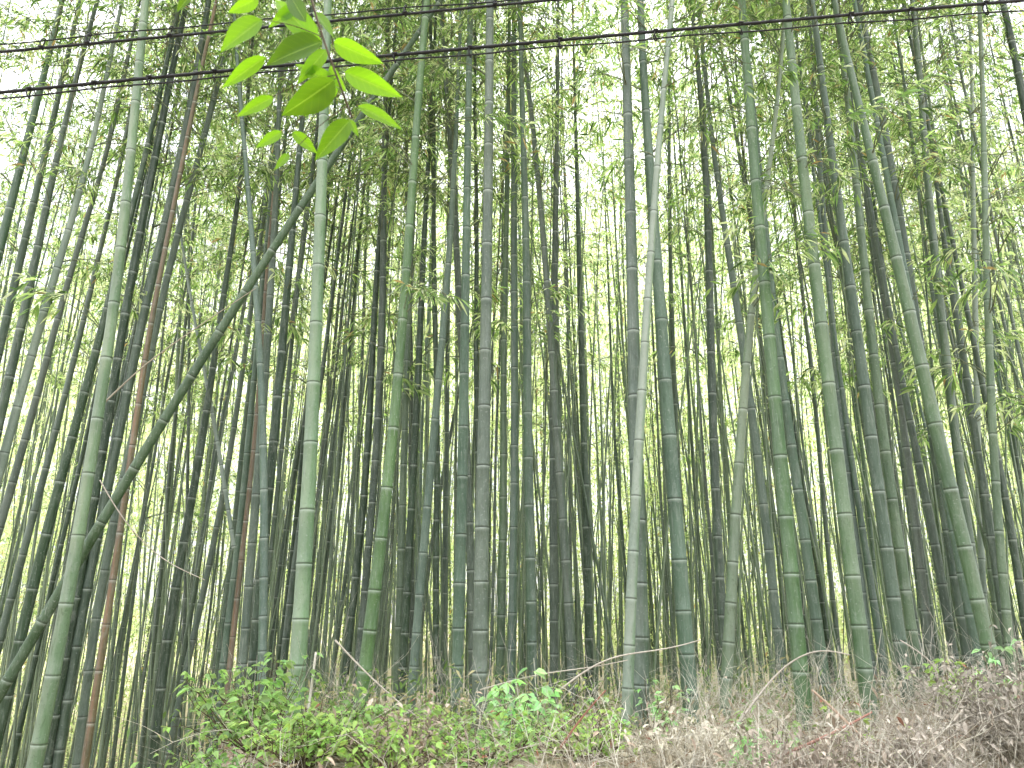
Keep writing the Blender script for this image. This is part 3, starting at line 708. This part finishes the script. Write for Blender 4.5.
shrub(232, 736, 3.5, .30, .3, 34, 9, .042, G1, 'leafy green shrub spilling down the bank at the lower left bottom edge')
shrub(298, 748, 3.35, .28, .25, 30, 9, .038, G2, 'fine light green shrub at the bottom edge below the thick sage bamboo foot')
shrub(385, 752, 3.2, .26, .2, 24, 8, .036, G2, 'fine leaved light green shrub at the bottom edge left of centre')
shrub(850, 735, 3.4, .25, .2, 10, 5, .035, G2, 'scattered light green plant in the dry brush under the thick sage bamboo', name='seedling')
shrub(772, 700, 3.9, .25, .3, 9, 5, .04, G1, 'slight green plant between the pale leaning foot and the vivid green foot', name='seedling')
def undergrowth():
    mb = MB(); nc = 260
    y = 4.6 + 13 * rng.random(nc) ** 1.2; x = (rng.uniform(-60, 1084, nc) - 512) / F * y; m = 130
    hgt = rng.uniform(.05, .35, nc)
    C3 = np.repeat(np.stack([x, y, ground(x, y)], 1), m, 0); q = rng.normal(0, .22, (nc * m, 3)); q[:, 2] = rng.random(nc * m) * np.repeat(hgt, m)
    d = rng.normal(0, 1, (nc * m, 3)); d[:, 2] -= .2
    n = nc * m; c = np.where(rng.random((n, 1)) < .3, np.array([[.36, .34, .22]]), np.array([[.13, .22, .07]])) * rng.uniform(.6, 1.4, (n, 1))
    L = rng.uniform(.03, .07, n); leaves(mb, C3 + q, d, L, L * rng.uniform(.15, .35, n), c)
    o = mb.build('undergrowth', M_LEAF, smooth_=False); tag(o, 'low mixed green and withered growth on the floor among the bamboo feet', 'undergrowth', kind='stuff')
undergrowth()

def dry_bush(px, py, Y, w, h, n, tone, label):
    p, _ = at(px, py, Y); z0 = bank_z(p[0], Y)
    h = max(h, p[2] - z0)
    o = empty('dry_bush', (p[0], Y, z0)); tag(o, label, 'dry bush')
    st = MB(); lf = MB(); LB = []
    for i in range(n):
        a = rng.uniform(0, 6.28); rr = w * math.sqrt(rng.random()); hh = h * rng.uniform(.5, 1.05) * (1 - .4 * rr / w); tt = np.linspace(0, 1, 6)
        P = np.stack([math.cos(a) * rr * tt, math.sin(a) * rr * tt, hh * tt ** .9], 1); P[1:] += np.cumsum(rng.normal(0, .014, (5, 3)), 0)
        c = np.array(tone) * rng.uniform(.65, 1.3)
        tube(st, P, np.linspace(.0026, .0008, 6), 3, np.repeat(c[None], 6, 0))
        for q in range(7):
            k = rng.integers(1, 6); d = rng.normal(0, 1, 3); d[2] = abs(d[2]); d *= rng.uniform(.03, .11) / np.linalg.norm(d)
            tube(st, np.stack([P[k], P[k] + d]), np.array([.001, .0006]), 3, np.repeat(c[None], 2, 0)); LB += [P[k] + d] * 2
    st.build('stem', M_DRY, o)
    LB = np.array(LB); m = len(LB); d = rng.normal(0, 1, (m, 3))
    L = rng.uniform(.015, .04, m); leaves(lf, LB, d, L, L * .4, np.array(tone)[None] * rng.uniform(.7, 1.4, (m, 1)), .3)
    lf.build('withered_leaves', M_DRY, o, smooth_=False)
dry_bush(1008, 640, 3.3, .45, .4, 190, (.37, .335, .275), 'dense twiggy grey brown dry bush filling the lower right corner')
dry_bush(905, 735, 3.2, .30, .2, 60, (.48, .43, .36), 'low pale dry bush at the bottom left of the dense corner bush')
dry_bush(690, 725, 3.5, .34, .25, 70, (.52, .48, .37), 'pale straw dry bush at bottom between the thick teal and pale leaning bamboo')
dry_bush(800, 744, 3.2, .3, .2, 50, (.42, .36, .29), 'brown dry bush at the bottom edge below the vivid green bamboo')
dry_bush(400, 745, 3.4, .3, .2, 30, (.38, .31, .24), 'thin tan dry bush at the bottom below the curved green bamboo')

def cane(name, pts, w, colour, label, Y, cat='twig', taper=.5, lf=0):
    P = []
    for q in pts:
        p, tt = at(q[0], q[1], Y + (q[2] if len(q) > 2 else 0)); P.append(p)
    P, _ = smooth_path(np.array(P), np.ones(len(P)), .03)
    mb = MB(); n = len(P); c = np.array(colour)
    org = P[0].copy(); r = w * tt / F / 2
    tube(mb, P - org, np.linspace(r, r * taper, n), 7, np.repeat(c[None], n, 0), cap=True)
    o = mb.build(name, M_DRY, None, loc=org); tag(o, label, cat)
    return o
W = (.50, .45, .38)
cane('dead_branch', [(105,402),(143,365,.05),(200,325,.1),(256,288,.1)], 1.7, (.40, .36, .28), 'thin dead twig stretched above and beside the diagonal culm at upper left', 4.7)
cane('dead_branch', [(100,480),(122,520),(160,560,.1),(205,580)], 1.4, W, 'thin pale twig hanging below the diagonal culm', 4.85)
cane('split_cane', [(303,748),(308,710),(313,678),(316,652)], 3.4, (.60, .57, .48), 'broken whitish split cane stub standing right of the thick sage bamboo foot', 4.0, 'cane', .7)
cane('dead_branch', [(730,735),(775,672,.1),(815,640),(850,655,-.1)], 2.4, W, 'long pale arching twig in the brush below the vivid green bamboo', 3.9)
cane('dead_branch', [(915,735),(950,672),(925,655,-.1),(900,640)], 2.2, W, 'pale hooked twig in front of the weathered grey foot at right', 3.8)
cane('dead_branch', [(560,690),(610,650),(650,655),(700,640,.1)], 2.0, W, 'thin pale twig lying across the feet of the crossing pair', 4.0)
cane('dead_branch', [(880,758),(848,722),(828,700),(812,690)], 4.4, (.50, .37, .27), 'peeling tan branch lying on the dry brush under the thick sage bamboo', 3.3)
cane('dead_branch', [(780,756),(805,742),(840,735),(872,712)], 3.6, (.38, .20, .15), 'rusty brown branch lying across the bottom right brush', 3.25)
cane('dead_branch', [(335,640),(372,680),(395,700),(440,735)], 2.0, W, 'pale twig slanting down right before the curved green bamboo foot', 4.1)
cane('dead_branch', [(480,690),(540,672),(600,668),(628,660)], 1.6, W, 'fine pale twig at the level of the mint seedling', 4.0)
cane('dead_branch', [(560,748),(590,700),(606,690)], 2.4, (.30, .14, .10), 'dark reddish stick poking from the brush at bottom centre', 3.3)

# ------------------------------------------------------------------ overhead cables
def cable(main, wire, wm, ww, label, clips):
    Y = 3.05
    def path(pts):
        X = np.array([at(a, b, Y)[0] for a, b in pts]); 
        co_ = np.polyfit(X[:, 0], X[:, 2], 2 if len(pts) > 2 else 1)
        xs = np.linspace(-14, 14, 281)
        x0, x1 = X[0, 0] - .3, X[-1, 0] + .3
        z = np.polyval(co_, np.clip(xs, x0, x1))
        s0 = np.polyval(np.polyder(co_), x0); s1 = np.polyval(np.polyder(co_), x1)
        z = z + np.where(xs < x0, (xs - x0) * s0, 0) + np.where(xs > x1, (xs - x1) * s1, 0)
        return np.stack([xs, np.full_like(xs, Y), z], 1)
    A = path(main); B = path(wire)
    o = empty('overhead_cable', (0, Y, float(A[140, 2]))); org = np.array([0, Y, A[140, 2]])
    tag(o, label, 'cable', 'overhead cables')
    tt = 3.8
    mb = MB(); tube(mb, A - org, wm * tt / F / 2, 8); mb.build('cable', M_CABLE, o)
    B[:, 2] += .004 * np.sin(B[:, 0] * 9)
    mb = MB(); tube(mb, B - org, ww * tt / F / 2, 6); mb.build('messenger_wire', M_CABLE, o)
    # thin lashing wire wound round the cable
    xs = np.arange(-4.5, 4.5, .012); ph = xs * 2 * math.pi / .16
    H = np.stack([xs, Y + .0085 * np.sin(ph), np.interp(xs, A[:, 0], A[:, 2]) + .0095 * np.cos(ph)], 1)
    mb = MB(); tube(mb, H - org, .0014, 4); mb.build('lashing_wire', M_CABLE, o)
    for px in clips:
        p, _ = at(px, np.interp(px, [q[0] for q in main], [q[1] for q in main]), Y)
        za = np.interp(p[0], A[:, 0], A[:, 2]); zb = np.interp(p[0], B[:, 0], B[:, 2])
        mb = MB(); ang = np.linspace(0, 2 * math.pi, 13); hh = abs(za - zb) / 2 + .012
        ring = np.stack([p[0] + .006 * np.cos(ang * 2), Y + .013 * np.sin(ang), (za + zb) / 2 + hh * np.cos(ang)], 1)
        tube(mb, ring - org, .0035, 5)
        tube(mb, np.array([[p[0] - .01, Y - .012, za], [p[0] + .012, Y - .016, za - .002]]) - org, .006, 5, cap=True)
        mb.build('cable_tie', M_CABLE, o)
cable([(0,52),(225,31),(405,14),(512,4),(570,-2)], [(0,45),(225,22),(405,9),(512,1),(570,-5)], 2.6, 1.4, 'upper black overhead cable that leaves the photo at the top middle', (42, 88, 170, 310, 405, 495))
cable([(0,92),(225,71),(380,57),(512,45),(640,33),(768,20),(1024,1)], [(0,98),(225,79),(380,60),(512,48),(650,42),(768,30),(1024,10)], 3.1, 1.7, 'lower black overhead cable running the full width of the photo', (30, 95, 150, 215, 395, 470, 560, 655, 740, 850, 910, 985))

# ------------------------------------------------------------------ broad leaved twig hanging into the top of the picture
def broad_twig():
    Y = .98
    o = empty('leafy_twig', at(316, 20, Y)[0]); org = np.array(o.location)
    tag(o, 'bright green broad leaved twig hanging into the top left in front of the cables', 'twig')
    def pt(x, y, dy=0): return at(x, y, Y + dy)[0] - org
    m, nt, out = mat('fresh_leaf'); g = N(nt)
    a = g.n('ShaderNodeAttribute', attribute_name='nd'); geo = g.n('ShaderNodeNewGeometry')
    uv = g.n('ShaderNodeUVMap'); sp = g.n('ShaderNodeSeparateXYZ', {0: uv.outputs[0]})
    mid = g.ss(g.math('ABSOLUTE', g.math('SUBTRACT', sp.outputs[1], .5)), .0, .035, 1, 0)
    side = g.math('ABSOLUTE', g.math('SUBTRACT', sp.outputs[1], .5))
    vv = g.math('SINE', g.math('MULTIPLY', g.math('SUBTRACT', sp.outputs[0], g.math('MULTIPLY', side, .45)), 48))
    c = g.mix(g.ss(vv, .82, 1, 0, .3), a.outputs['Color'], g.mix(1.0, a.outputs['Color'], rgb(1.5, 1.3, 1.3), 'MULTIPLY'))
    c = g.mix(g.math('MULTIPLY', mid, .6), c, rgb(.28, .42, .10))
    tc = g.mix(1.0, c, rgb(1.65, 1.6, .6), 'MULTIPLY')
    d = g.n('ShaderNodeBsdfPrincipled', {'Base Color': c, 'Roughness': .38}); t_ = g.n('ShaderNodeBsdfTranslucent', {'Color': tc})
    mx = g.n('ShaderNodeMixShader', {0: .62}); g.link(d.outputs[0], mx.inputs[1]); g.link(t_.outputs[0], mx.inputs[2]); g.link(mx.outputs[0], out.inputs[0])
    st = MB()
    stem = np.array([pt(250, -900, .35), pt(285, -300, .2), pt(300, -60, .05), pt(311, 0), pt(322, 37), pt(336, 75), pt(344, 93), pt(352, 118, .02)])
    S, _ = smooth_path(stem, np.ones(len(stem)), .01)
    tube(st, S, np.linspace(.004, .0016, len(S)), 6)
    for a_, b_ in [((336, 75), (272, 97)), ((322, 37), (262, 20)), ((336, 78), (290, 133)), ((344, 93), (281, 133)), ((311, 0), (256, 0)), ((311, 0), (193, -8)), ((348, 105), (289, 155))]:
        p = pt(*a_); q = pt(*b_, .01); k = np.linspace(0, 1, 7)[:, None]; c_ = p + (q - p) * k + np.array([0, 0, .006]) * np.sin(k * 3.14)
        tube(st, c_, np.linspace(.0009, .0005, 7), 5)
    st.build('stem', M_BARK, o)
    LV = [((262,20),(219,49),25,1.0,-.02),((322,42),(264,62),31,.38,0),((319,44),(271,-6),26,1.1,.015),((306,22),(284,-14),17,.3,-.01),((334,42),(381,64),21,1.0,0),
          ((345,72),(400,96),22,1.15,-.01),((358,106),(402,127),14,1.0,0),((334,80),(283,117),31,.42,-.015),((266,57),(221,87),16,.95,.01),((273,97),(237,116),13,.95,.01),
          ((282,132),(256,147),11,1.0,.01),((293,132),(317,153),12,.9,.02),((350,120),(315,159),21,.6,-.01),((337,88),(293,60),18,1.1,.02),((289,154),(275,169),8,.8,.02),
          ((192,-6),(176,11),10,.35,0),((258,-2),(229,13),15,1.1,0),((338,88),(306,118),10,1.0,.03),((350,120),(358,136),7,.8,.01),((300,5),(268,26),14,1.0,.02),((326,50),(298,82),16,.9,.03),((314,12),(334,34),13,.7,.025),((322,44),(300,36),15,1.1,.03),((330,66),(345,92),11,.9,.02),((318,28),(288,50),17,1.0,.035)]
    for (b, tp, w, tone, dy) in LV:
        B = pt(*b, dy); Tt = pt(*tp, dy + rng.uniform(-.012, .012)); d = Tt - B; L = np.linalg.norm(d); d /= L
        view = (B + org) - EYE; view /= np.linalg.norm(view)
        nrm = -view + rng.normal(0, .25, 3) + np.array([0, 0, .25]); nrm -= d * nrm.dot(d); nrm /= np.linalg.norm(nrm)
        s = np.cross(d, nrm); Wd = w * 1.2 / F * 1.08
        nu, nv = 13, 7; u = np.linspace(0, 1, nu); v = np.linspace(-1, 1, nv)
        prof = np.sin(math.pi * u ** .78) ** .85 * (1 - .25 * u); prof[0] = .04; prof[-1] = .0
        V = []; UV = []
        for i in range(nu):
            for j in range(nv):
                h = .22 * Wd * abs(v[j]) * prof[i] - .10 * L * (u[i] ** 2) + .02 * Wd * math.sin(u[i] * 14) * abs(v[j])
                V.append(B + d * L * u[i] + s * Wd / 2 * prof[i] * v[j] + nrm * h); UV.append((u[i], (v[j] + 1) / 2))
        f = np.array([[i * nv + j, i * nv + j + 1, (i + 1) * nv + j + 1, (i + 1) * nv + j] for i in range(nu - 1) for j in range(nv - 1)])
        mb = MB(); mb.add(V, f, np.array((.155, .32, .02)) * (.2 + .8 * tone))
        lo = mb.build('leaf', m, o); uvl = lo.data.uv_layers.new(name='UVMap')
        ix = np.empty(len(lo.data.loops), np.int32); lo.data.loops.foreach_get('vertex_index', ix)
        uvl.data.foreach_set('uv', np.array(UV, np.float32)[ix].ravel())
broad_twig()

# ------------------------------------------------------------------ haze
HAZE = 0
if HAZE:
    bpy.ops.mesh.primitive_cube_add(size=1); h = bpy.context.object; h.name = 'haze'
    h.dimensions = (420, 420, 40); h.location = (0, 60, 40 / 2 - 3)
    h.scale = (420, 420, 40)
    m, nt, out = mat('air'); v = nt.nodes.new('ShaderNodeVolumePrincipled')
    v.inputs['Color'].default_value = (.93, .96, .90, 1); v.inputs['Density'].default_value = HAZE; v.inputs['Anisotropy'].default_value = .3
    nt.links.new(v.outputs[0], out.inputs['Volume']); h.data.materials.append(m); h['kind'] = 'stuff'

# ------------------------------------------------------------------ light: bright overcast
SE, SR = 56, 15
w = bpy.data.worlds.new('World'); scene.world = w; w.use_nodes = True
nt = w.node_tree; nt.nodes.clear(); g = N(nt)
sky = g.n('ShaderNodeTexSky', sky_type='NISHITA'); sky.sun_disc = False; sky.sun_elevation = R(SE); sky.sun_rotation = R(SR)
tc = g.n('ShaderNodeTexCoord'); no = g.n('ShaderNodeTexNoise', {'Vector': tc.outputs['Generated'], 'Scale': 3, 'Detail': 5})
cloud = g.mix(g.ss(no.outputs[0], .3, .7), rgb(6.6, 6.7, 7.1), rgb(8.6, 8.6, 8.9))
# an overcast sky is about three times as bright overhead as at the horizon
el = g.n('ShaderNodeSeparateXYZ', {0: tc.outputs['Generated']}).outputs[2]
k = g.math('MULTIPLY_ADD', g.math('MAXIMUM', el, 0.0), 1.3); k.node.inputs[2].default_value = .32
cc = g.n('ShaderNodeCombineColor', {0: k, 1: k, 2: k}).outputs[0]
c = g.mix(.9, sky.outputs[0], g.mix(1.0, cloud, cc, 'MULTIPLY'))
bg = g.n('ShaderNodeBackground', {'Color': c, 'Strength': .085}); wo = g.n('ShaderNodeOutputWorld'); g.link(bg.outputs[0], wo.inputs[0])
s = bpy.data.lights.new('sun', 'SUN'); so = bpy.data.objects.new('sun', s); col.objects.link(so)
s.energy = 1.5; s.angle = R(12); s.color = (1, .96, .9)
az = R(SR); dirv = Vector((math.sin(az) * math.cos(R(SE)), math.cos(az) * math.cos(R(SE)), math.sin(R(SE))))
so.rotation_euler = dirv.to_track_quat('Z', 'Y').to_euler()

scene.view_settings.view_transform = 'Standard'; scene.view_settings.look = 'None'; scene.view_settings.gamma = 1
scene.view_settings.use_curve_mapping = False
scene.view_settings.exposure = 2.3
cy = scene.cycles
scene.render.engine = 'CYCLES'
cy.max_bounces = 8; cy.diffuse_bounces = 4; cy.glossy_bounces = 2; cy.transmission_bounces = 4; cy.volume_bounces = 1; cy.transparent_max_bounces = 6
cy.use_denoising = True; cy.use_adaptive_sampling = True; cy.adaptive_threshold = .05
cy.caustics_reflective = False; cy.caustics_refractive = False
